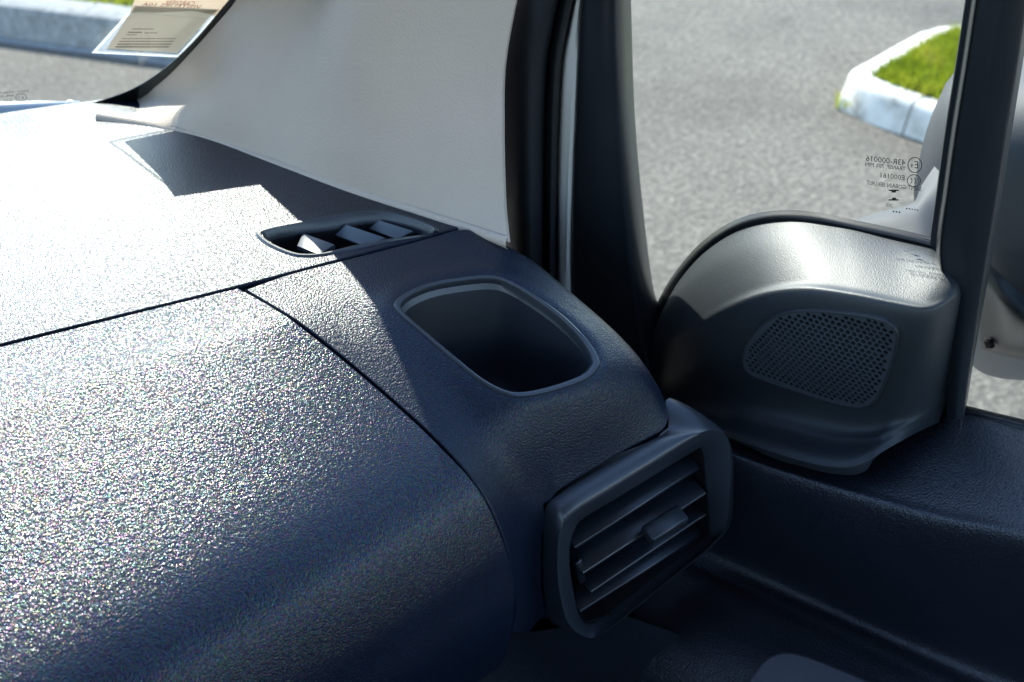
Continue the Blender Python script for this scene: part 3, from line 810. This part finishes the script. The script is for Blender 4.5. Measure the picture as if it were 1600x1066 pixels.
# inner metal of the door corner, behind the pod
bk = [(1030, 476), (1052, 436), (1092, 389), (1142, 353), (1196, 336), (1260, 335), (1340, 350), (1420, 367), (1478, 380), (1500, 480), (1490, 700), (1200, 720), (1000, 640), (985, 540)]
bk3 = [on_g(x, y, .0845) for x, y in bk]
mesh_obj('corner_plate', bk3 + [p + G_N * .0015 for p in bk3], [tuple(range(len(bk3))), tuple(range(2 * len(bk3) - 1, len(bk3) - 1, -1))] + [(k, len(bk3) + k, len(bk3) + (k + 1) % len(bk3), (k + 1) % len(bk3)) for k in range(len(bk3))], 'black', door, 0)
# black seal following the top of the pod
sl_t = [(1026, 474), (1050, 432), (1090, 384), (1140, 348), (1195, 331), (1260, 330), (1340, 345), (1420, 362), (1470, 374)]
sl_b = [(1040, 490), (1064, 446), (1104, 400), (1158, 366), (1225, 350), (1310, 358), (1390, 376), (1440, 388), (1480, 400)]
A_ = spline([on_g(x, y, .0865) for x, y in sl_t], 6); B_ = spline([on_d(x, y, .081) for x, y in sl_b], 6)
sheet('window_seal', [A_, [a_ * .6 + b_ * .4 + D_N * -.004 for a_, b_ in zip(A_, B_)], B_], 1, 4, 'black', door)
# divider between quarter window and drop glass
def dv(px_off, o, ys=(660, 560, 470, 385, 300, 200, 100, 0, -110, -260)):
    base = {660: 1472, 560: 1470, 470: 1464, 385: 1462, 300: 1473, 200: 1487, 100: 1504, 0: 1520, -110: 1538, -260: 1562}
    return base
lx = [(1478, 655), (1476, 560), (1468, 440), (1463, 385), (1474, 300), (1488, 200), (1504, 100), (1519, 0), (1536, -110), (1560, -260)]
rx = [(1507, 655), (1522, 560), (1545, 430), (1553, 385), (1567, 300), (1582, 200), (1598, 100), (1613, 0), (1630, -110), (1653, -260)]
def mixp(k): return [(a_[0] * (1 - k) + b_[0] * k, a_[1] * (1 - k) + b_[1] * k) for a_, b_ in zip(lx, rx)]
prof = [(-.12, .0865), (-.10, .082), (-.01, .080), (.03, .060), (.07, .055), (.12, .056), (.5, .052), (.86, .056), (.93, .060), (.97, .074), (1.0, .100)]
sheet('divider_bar', [[on_g(x, y, o) for x, y in mixp(k)] for k, o in prof], 5, 4, 'frame', door, smooth=50)
box_between('chrome_bead', on_g(1464, 392, .0605), on_g(1517, 20, .0605), .0022, .0022, -D_N, 'grey', door) if False else None
# drop glass and outer belt seal
dg = [on_g(x, y, .087) for x, y in [(1500, 700), (1900, 760), (1900, -260), (1600, -260)]]
mesh_obj('drop_glass', dg + [p + G_N * .004 for p in dg], [(0, 1, 2, 3), (7, 6, 5, 4), (0, 4, 5, 1), (1, 5, 6, 2), (2, 6, 7, 3), (3, 7, 4, 0)], 'glass', door, 0)
sheet('belt_seal', [[on_d(x, y, o) for x, y in ((1500, 634 + k), (1600, 658 + k), (1800, 706 + k))] for k, o in ((14, .082), (6, .084), (0, .090), (0, .105), (30, .115))], 4, 3, 'black', door)
# etched marks on the quarter glass, reversed as read from inside
def et(x0, y0, s, slant=.09):
    return lambda x, y: on_g(x0 - x * s, y0 - y * s * 1.0 - (-x) * s * 0 + (-(x) * s) * slant, .0862)
ch = []
def T(s, x0, y0, size, wid):
    cu = bpy.data.curves.new('t', 'FONT'); cu.body = s; cu.size = 1; cu.resolution_u = 2
    to = bpy.data.objects.new('t', cu); C.objects.link(to); me = to.to_mesh()
    W_ = max(v.co.x for v in me.vertices)
    Vv = [on_g(x0 - v.co.x / W_ * wid, y0 - v.co.y * size - v.co.x / W_ * wid * .12, .0862) for v in me.vertices]
    Ff = [tuple(p.vertices) for p in me.polygons]
    to.to_mesh_clear(); bpy.data.objects.remove(to, do_unlink=True); bpy.data.curves.remove(cu)
    return Vv, Ff
ch += [T('43R-000016', 1415, 259, 13, 62), T('TRANSP. 70% MIN', 1415, 267, 9, 63), T('E000161', 1414, 282, 11, 38), T('SAINT-GOBAIN SEKURIT', 1440, 299, 9.5, 86)]
gfn = lambda x, y: on_g(x, y, .0862)
ch += [ring2d(1429.5, 258, 11.5, 12.5, 1.3, gfn), ring2d(1428, 282.5, 11, 10, 1.2, gfn)]
ch += [T('E', 1435.5, 263.5, 16, 6.5), T('9', 1427, 263, 10, 4)]
for cx in (1423.5, 1429, 1434.5): ch.append(ring2d(cx - 2, 282.5, 4, 5, 1.2, gfn, -70, 70, 10))
ch += [quad2d(1388.5, 296.5, 1404.5, 298.6, gfn), quad2d(1388.5, 311.5, 1404, 313.6, gfn), quad2d(1393, 298, 1400, 301, gfn), quad2d(1394, 309, 1400, 312, gfn)]
for k in range(5): ch.append(quad2d(1416 + k * 4.2, 325 + k * .6, 1418 + k * 4.2, 327 + k * .6, gfn))
for k in range(3): ch.append(quad2d(1395 + k * 4.6, 329.5 + k * .6, 1397.4 + k * 4.6, 331.7 + k * .6, gfn))
ch += [ring2d(1387.5, 320.5, 2.5, 2.5, .8, gfn), ring2d(1393.5, 321.5, 2.5, 2.5, .8, gfn, 60, 300)]
join_parts('etched_marking', ch, 'etch', quarter)

# ------------------------------------------------------------------ windscreen pillar
pil = thing('windscreen_pillar', 'light grey fabric trimmed windscreen pillar beside the door', 'pillar', tuple(Z(560, 310, 1.10)))
b_pts = [Z(152, 184, 1.1115), Z(240, 199, 1.1125), Z(325, 219, 1.113), Z(430, 257, 1.1135), Z(545, 299, 1.114), Z(670, 338, 1.114), Z(793, 378, 1.112)]
Lr = [b_pts[0]] + [on_ws(x, y, o) for x, y, o in ((205, 161, .005), (257, 124, .007), (313, 66, .012), (378, -8, .020), (448, -90, .026), (600, -270, .034))]
top_ref = on_ws(395, -8, .012)
PL1n = np.cross(b_pts[4] - b_pts[2], top_ref - b_pts[2]); PL1n /= np.linalg.norm(PL1n)
p1 = lambda x, y, k=0: on_pl(x, y, b_pts[2] + PL1n * k * np.sign(PL1n @ (CAM - b_pts[2])), PL1n)
Mr = [b_pts[4]] + [p1(x, y, k) for x, y, k in ((543, 245, .006), (541, 170, .013), (546, 90, .022), (556, -8, .032), (570, -90, .038), (620, -270, .045))]
Rtop = on_g(812, -8, .005)
PL2n = np.cross(b_pts[6] - b_pts[4], Mr[3] - b_pts[4]); PL2n /= np.linalg.norm(PL2n)
p2 = lambda x, y: on_pl(x, y, b_pts[4], PL2n)
TGn = np.cross(b_pts[2] - b_pts[0], Lr[2] - b_pts[0]); TGn /= np.linalg.norm(TGn)
tg = lambda x, y: on_pl(x, y, b_pts[0] + np.array([0, 0, .001]), TGn)
Ar = [b_pts[1]] + [a_ * .45 + b_ * .55 for a_, b_ in zip([on_ws(*q, .02) for q in ((285, 166), (302, 122), (345, 66), (404, -8), (470, -90), (610, -270))], [p1(*q, .012) for q in ((285, 166), (302, 122), (345, 66), (404, -8), (470, -90), (610, -270))])]
Ar[1] = tg(268, 172); Ar[2] = tg(292, 142)
Br = [b_pts[2]] + [p1(x, y, .004) for x, y in ((338, 178), (352, 128), (388, 66), (440, -8), (500, -90), (612, -270))]
Br2 = [b_pts[3]] + [p1(x, y, .001) for x, y in ((437, 210), (443, 148), (464, 78), (496, -8), (534, -90), (616, -270))]
Nr = [b_pts[5]] + [p2(x, y) for x, y in ((668, 275), (666, 190), (668, 100), (678, -8), (694, -90), (730, -270))]
p3 = lambda x, y, k: on_pl(x, y, b_pts[4] - PL2n * k * np.sign(PL2n @ (CAM - b_pts[4])), PL2n)
Nr = [b_pts[5]] + [p3(x, y, k) for x, y, k in ((668, 275, .004), (666, 190, .008), (668, 100, .011), (678, -8, .013), (694, -90, .015), (730, -270, .016))]
Rr = [b_pts[6]] + [p3(x, y, k) for x, y, k in ((787, 305, .010), (785, 200, .018), (788, 100, .024), (808, -8, .028), (830, -90, .03), (880, -270, .03))]
sheet('trim_panel', [Lr, Ar, Br, Br2, Mr, Nr, Rr], 8, 8, 'pillar', pil, smooth=70, thick=.004)
# turned lower edge of the trim
lowr = []
for dz, out_ in ((.0022, -.0006), (.0012, .0010), (-.0004, .0020), (-.0024, .0022), (-.0045, .0012), (-.0070, -.001)):
    rr = []
    for k, p in enumerate(b_pts):
        t = b_pts[min(k + 1, 6)] - b_pts[max(k - 1, 0)]; n = np.array([-t[1], t[0], 0]); n /= np.linalg.norm(n)
        if n @ (CAM - p) < 0: n = -n
        rr.append(p + n * out_ + np.array([0, 0, dz + .001]))
    lowr.append(rr)
sheet('lower_lip', lowr, 6, 3, 'pillar', pil)
# door aperture seals and the painted flange
def vrail(pts, o): return [on_g(x, y, o) for x, y in pts]
yv = [480, 400, 300, 200, 100, 40, 0, -60, -140, -260]
def edge_at(tab):
    ys = [t[1] for t in tab]; xs = [t[0] for t in tab]; o_ = np.argsort(ys)
    return [(float(np.interp(y, np.array(ys)[o_], np.array(xs)[o_])), y) for y in yv]
e1 = edge_at([(792, 480), (790, 360), (786, 200), (787, 100), (797, 40), (806, 0), (826, -60), (900, -260)])
e2 = edge_at([(850, 480), (848, 400), (850, 200), (855, 100), (865, 40), (873, 0), (888, -60), (950, -260)])
e3 = edge_at([(870, 480), (870, 430), (873, 230), (880, 100), (891, 40), (899, 0), (914, -60), (970, -260)])
e4 = edge_at([(890, 480), (888, 440), (892, 260), (898, 150), (904, 30), (908, 0), (920, -60), (976, -260)])
def mixr(a_, b_, k): return [(p[0] * (1 - k) + q[0] * k, p[1]) for p, q in zip(a_, b_)]
sheet('inner_seal', [vrail(mixr(e1, e2, k), o) for k, o in ((-.08, .030), (0, .012), (.12, .000), (.35, -.006), (.65, -.005), (.88, .004), (.98, .016), (1.02, .034))], 6, 4, 'rubber', pil)
sheet('outer_seal', [vrail(mixr(e2, e3, k), o) for k, o in ((-.05, .034), (.12, .022), (.4, .014), (.7, .016), (.95, .028), (1.0, .042))], 6, 4, 'rubber', pil)
sheet('painted_flange', [vrail(mixr(e3, e4, k), o) for k, o in ((-.2, .040), (.1, .024), (.5, .022), (1.1, .023), (1.3, .044))], 6, 2, 'white', pil)
# outer pillar shell (body) behind the trim, keeps the light out
Ls = [on_ws(x, y, -.004) for x, y in ((120, 190), (205, 158), (257, 121), (313, 63), (378, -11), (448, -93), (600, -273))]
Es = [on_g(x, y, .05) for x, y in ((895, 470), (892, 330), (893, 200), (900, 90), (908, -8), (926, -90), (976, -270))]
sheet('outer_shell', [Ls, [(a_ * .5 + b_ * .5) + np.array([.05, .05, 0]) for a_, b_ in zip(Ls, Es)], Es], 5, 5, 'white', pil)

# ------------------------------------------------------------------ windscreen
ws = thing('windscreen', 'sloping windscreen with black enamel border above the dashboard', 'windscreen', tuple(WS_P))
edge_ws = ((100, 240, .0), (150, 200, .0), (205, 158, .003), (262, 118, .005), (320, 60, .010), (385, -14, .018), (455, -96, .024), (608, -276, .032), (900, -620, .04))
wrows = []
for x, y, o in edge_ws:
    e0 = on_ws(x, y, o - .002); lf = on_ws(x - 120, y, o * .3 - .002); l2 = on_ws(x - 300, y, -.002); far_ = l2 + np.array([-1.5, .25, 0.0]); far_ = far_ - WS_N * ((far_ - WS_P) @ WS_N - .002)
    wrows.append([far_, l2, lf, e0])
glass = sheet('glass', [r_[:1] + r_[1:] for r_ in wrows], 1, 1, 'glass', ws, thick=-.004)
fi = [(-1200, 268), (-300, 207), (0, 184), (40, 182), (85, 177), (140, 163), (200, 143), (250, 113), (300, 68), (360, -2), (440, -96), (590, -275)]
fo = [(-1200, 320), (-300, 250), (0, 225), (60, 220), (120, 215), (200, 200), (260, 160), (290, 140), (345, 75), (405, -2), (480, -90), (630, -270)]
fo_off = [0, 0, 0, 0, 0, .001, .003, .005, .009, .016, .023, .031]
fcI = spline([on_ws(x, y, .0016 + o * .85) for (x, y), o in zip(fi, fo_off)], 6); fcO = spline([on_ws(x, y, .0016 + o) for (x, y), o in zip(fo, fo_off)], 6)
sheet('enamel_border', [fcI, fcO], 1, 1, 'frit', ws, thick=.0006)
# etched mark low on the windscreen
wfn = lambda x, y: on_ws(x, y, .0015)
def TW(s, x0, y0, size, wid):
    cu = bpy.data.curves.new('t', 'FONT'); cu.body = s; cu.size = 1; cu.resolution_u = 2
    to = bpy.data.objects.new('t', cu); C.objects.link(to); me = to.to_mesh(); W_ = max(v.co.x for v in me.vertices)
    Vv = [wfn(x0 - v.co.x / W_ * wid, y0 - v.co.y * size + v.co.x / W_ * wid * .07) for v in me.vertices]; Ff = [tuple(p.vertices) for p in me.polygons]
    to.to_mesh_clear(); bpy.data.objects.remove(to, do_unlink=True); bpy.data.curves.remove(cu); return Vv, Ff
ch = [ring2d(33, 152.5, 9, 6.5, .9, wfn), TW('E', 37.5, 155.5, 7, 4), TW('2', 30.5, 154.5, 5, 2.5), TW('43R-00', 22, 151, 5, 24), TW('AS1', 20, 159.5, 6, 13), TW('SAINT-GOBAIN', 46, 143.5, 4, 50)]
join_parts('etched_marking', ch, 'etch', glass)

# permit pouch stuck to the windscreen
pouch = thing('permit_pouch', 'clear plastic permit pouch with beige paper stuck on the windscreen', 'permit', tuple(on_ws(250, 60, .003)))
def wquad(name, pts, off, th, mat, parent):
    V = [on_ws(x, y, off) for x, y in pts] + [on_ws(x, y, off - th) for x, y in pts]; n = len(pts)
    F_ = [tuple(range(n)), tuple(range(2 * n - 1, n - 1, -1))] + [(k, n + k, n + (k + 1) % n, (k + 1) % n) for k in range(n)]
    return mesh_obj(name, V, F_, mat, parent, 0)
def wrim(name, outer_, inner_, off, th, mat, parent):
    n = len(outer_); A = [on_ws(x, y, off) for x, y in outer_]; B = [on_ws(x, y, off) for x, y in inner_]
    A2 = [on_ws(x, y, off - th) for x, y in outer_]; B2 = [on_ws(x, y, off - th) for x, y in inner_]
    V = A + B + A2 + B2; F_ = []
    for k in range(n):
        q = (k + 1) % n
        F_ += [(k, q, n + q, n + k), (2 * n + k, 3 * n + k, 3 * n + q, 2 * n + q), (k, 2 * n + k, 2 * n + q, q), (n + k, n + q, 3 * n + q, 3 * n + k)]
    return mesh_obj(name, V, F_, mat, parent, 0)
SO = [(143, 83), (281, 90), (355, 18), (214, 8)]
SI = [(167, 76), (277, 83), (340, 14), (211, 8)]
wrim('sleeve', SO, SI, .0045, .0006, 'sleeve', pouch)
wrim('weld_edge', [(143, 83), (281, 90), (334, 30), (201, 19)], [(150, 81), (278, 87), (328, 30), (205, 20)], .0050, .0004, 'weld', pouch)
wquad('card', SI, .0032, .0004, 'card', pouch)
pap = wquad('paper', [(203, 19), (250, 20), (300, 17), (343, 25), (366, -4), (212, -4)], .0038, .0004, 'paper', pouch)
pfn = lambda x, y: on_ws(x, y, .0047)
def TP(s, x0, y0, size, wid, fn=pfn):
    cu = bpy.data.curves.new('t', 'FONT'); cu.body = s; cu.size = 1; cu.resolution_u = 2
    to = bpy.data.objects.new('t', cu); C.objects.link(to); me = to.to_mesh(); W_ = max(v.co.x for v in me.vertices)
    Vv = [fn(x0 - v.co.x / W_ * wid + v.co.y * size * .6, y0 - v.co.y * size - v.co.x / W_ * wid * .05) for v in me.vertices]; Ff = [tuple(p.vertices) for p in me.polygons]
    to.to_mesh_clear(); bpy.data.objects.remove(to, do_unlink=True); bpy.data.curves.remove(cu); return Vv, Ff
join_parts('red_lettering', [TP('CARDIEN', 303, 9, 9, 44), TP('VISITEURS 10A', 313, 14, 8, 92)], 'redink', pap)
cfn = lambda x, y: on_ws(x, y, .0034)
lines = [quad2d(206, 45 + .0, 240, 46, cfn), quad2d(200, 50, 222, 51.5, cfn), quad2d(226, 51, 246, 52, cfn), quad2d(197, 54, 214, 55, cfn)]
for k in range(4): lines.append(quad2d(190 - k * 3.4, 60 + k * 4.2, 275 - k * 3.5, 61 + k * 4.4, cfn))
join_parts('printed_lines', lines, 'brownink', pouch)

# wiper at the foot of the windscreen, outside
wip = thing('wiper', 'grey wiper lying along the foot of the windscreen', 'wiper', tuple(on_ws(60, 175, -.02)))
box_between('blade', on_ws(-500, 195, -.018), on_ws(128, 172, -.018), .012, .014, WS_N, 'silver', wip, .003)
box_between('glint_block', on_ws(104, 167, -.016), on_ws(117, 166.5, -.016), .010, .010, WS_N, 'white', wip, .003)  # white block in place of the bright glint on the wiper

# ------------------------------------------------------------------ wing mirror
mir = thing('wing_mirror', 'grey plastic wing mirror outside the door beyond the divider bar', 'mirror', tuple(on_d(1520, 380, .2)))
mr = [
    [(1478, 130, .30), (1500, 105, .30), (1530, 92, .29), (1580, 88, .28), (1640, 90, .27), (1720, 95, .26)],
    [(1452, 190, .26), (1480, 160, .24), (1530, 150, .22), (1590, 150, .21), (1660, 150, .21), (1740, 155, .22)],
    [(1434, 260, .25), (1470, 240, .21), (1530, 235, .185), (1595, 240, .18), (1670, 245, .18), (1750, 250, .19)],
    [(1428, 310, .25), (1470, 330, .21), (1530, 350, .185), (1595, 360, .18), (1670, 365, .18), (1750, 370, .19)],
    [(1440, 380, .26), (1480, 430, .22), (1535, 460, .19), (1597, 475, .185), (1670, 480, .18), (1750, 480, .19)],
    [(1470, 470, .28), (1500, 530, .25), (1540, 560, .215), (1595, 570, .205), (1670, 572, .20), (1750, 572, .21)],
    [(1500, 540, .31), (1520, 572, .28), (1550, 588, .255), (1598, 594, .245), (1670, 596, .24), (1750, 596, .24)],
    [(1510, 540, .36), (1530, 566, .34), (1560, 580, .32), (1600, 586, .31), (1670, 588, .30), (1750, 590, .30)]]
sheet('housing', [[on_d(*p) for p in r] for r in mr], 8, 8, 'grey', mir, thick=.003)
sheet('mount', [[on_d(x, y, o) for x, y, o in r] for r in (
    ((1330, 345, .14), (1380, 330, .14), (1425, 318, .15), (1440, 290, .17), (1460, 260, .19)),
    ((1335, 350, .12), (1385, 342, .12), (1430, 332, .13), (1455, 310, .15), (1480, 285, .17)),
    ((1340, 380, .10), (1400, 385, .10), (1450, 392, .10), (1480, 380, .12), (1510, 360, .14)))], 6, 6, 'grey', mir, thick=.003)
sheet('shade_sheet', [[on_d(*p) for p in r] for r in (  # black sheet standing in for the housing's own shadow
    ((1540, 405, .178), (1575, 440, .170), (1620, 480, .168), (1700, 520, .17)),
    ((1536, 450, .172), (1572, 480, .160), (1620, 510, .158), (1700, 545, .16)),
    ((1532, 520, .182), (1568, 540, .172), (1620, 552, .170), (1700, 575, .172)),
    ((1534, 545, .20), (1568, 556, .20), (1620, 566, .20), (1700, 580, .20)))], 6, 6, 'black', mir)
box_between('drain_plug', on_d(1541, 537, .176), on_d(1551, 538, .174), .006, .004, -D_N, 'void', mir)

# ------------------------------------------------------------------ the closed body of the van round the view
def prism(name, plan, z0, z1, mat, parent):
    n = len(plan); V = [(x, y, z0) for x, y in plan] + [(x, y, z1) for x, y in plan]
    return mesh_obj(name, V, [tuple(range(n))[::-1], tuple(range(n, 2 * n))] + [(k, (k + 1) % n, n + (k + 1) % n, n + k) for k in range(n)], mat, parent, 0)
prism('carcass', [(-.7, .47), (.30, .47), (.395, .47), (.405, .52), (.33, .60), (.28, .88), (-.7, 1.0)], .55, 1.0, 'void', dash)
def dpt(o, along): return (D_P + D_N * o + D_U * along)
skin = []
for z, o in ((.96, .09), (.94, .12), (.85, .15), (.6, .16), (.35, .15)):
    skin.append([np.array([*dpt(o, t)[:2], z]) for t in (.62, .3, 0, -.6, -1.4)])
sheet('outer_skin', skin, 3, 3, 'white', door)
body = thing('van_body', 'white painted van body and dark floor round the cabin', 'van', (0, 0, .3))
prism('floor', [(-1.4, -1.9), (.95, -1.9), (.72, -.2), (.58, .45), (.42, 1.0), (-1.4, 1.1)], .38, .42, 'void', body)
sheet('scuttle', [[(-1.2, 1.06, 1.075), (-.2, 1.02, 1.075), (.15, .99, 1.075), (.30, .93, 1.075)], [(-1.2, 1.30, .99), (-.2, 1.26, .99), (.15, 1.2, .99), (.33, 1.05, .99)], [(-1.2, 1.34, .5), (-.2, 1.3, .5), (.15, 1.24, .5), (.36, 1.05, .5)]], 5, 5, 'white', body)
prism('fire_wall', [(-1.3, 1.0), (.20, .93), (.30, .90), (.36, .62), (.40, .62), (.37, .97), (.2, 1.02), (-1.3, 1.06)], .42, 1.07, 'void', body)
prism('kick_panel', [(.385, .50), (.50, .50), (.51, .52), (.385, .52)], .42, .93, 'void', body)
# the opposite door, and an unseen bulkhead added low to admit sky light
sheet('far_door', [[(-1.02, 1.0, z), (-1.06, .2, z), (-1.06, -1.8, z)] for z in (1.12, .8, .4)], 3, 3, 'door', body, thick=.05)
sheet('added_bulkhead', [[(-1.06, -1.0, z), (0, -1.0, z), (.80, -1.0, z)] for z in (1.15, .8, .4)], 3, 3, 'door', body, thick=.03)
# ------------------------------------------------------------------ roof over the cabin
roof = thing('cabin_roof', 'pale fabric headliner roof over the cabin above the view', 'roof', (0, -.5, 1.8))
yr = .30
sheet('headliner', [[(-1.3, yr, 1.80), (-.4, yr + .02, 1.80), (.45, yr - .03, 1.80)], [(-1.3, -.6, 1.86), (-.4, -.6, 1.87), (.52, -.6, 1.84)], [(-1.3, -1.8, 1.86), (-.4, -1.8, 1.87), (.70, -1.8, 1.84)]], 6, 6, 'headliner', roof, thick=.03)
print('triangles', sum(len(p.vertices) - 2 for o in bpy.data.objects if o.type == 'MESH' for p in o.data.polygons))
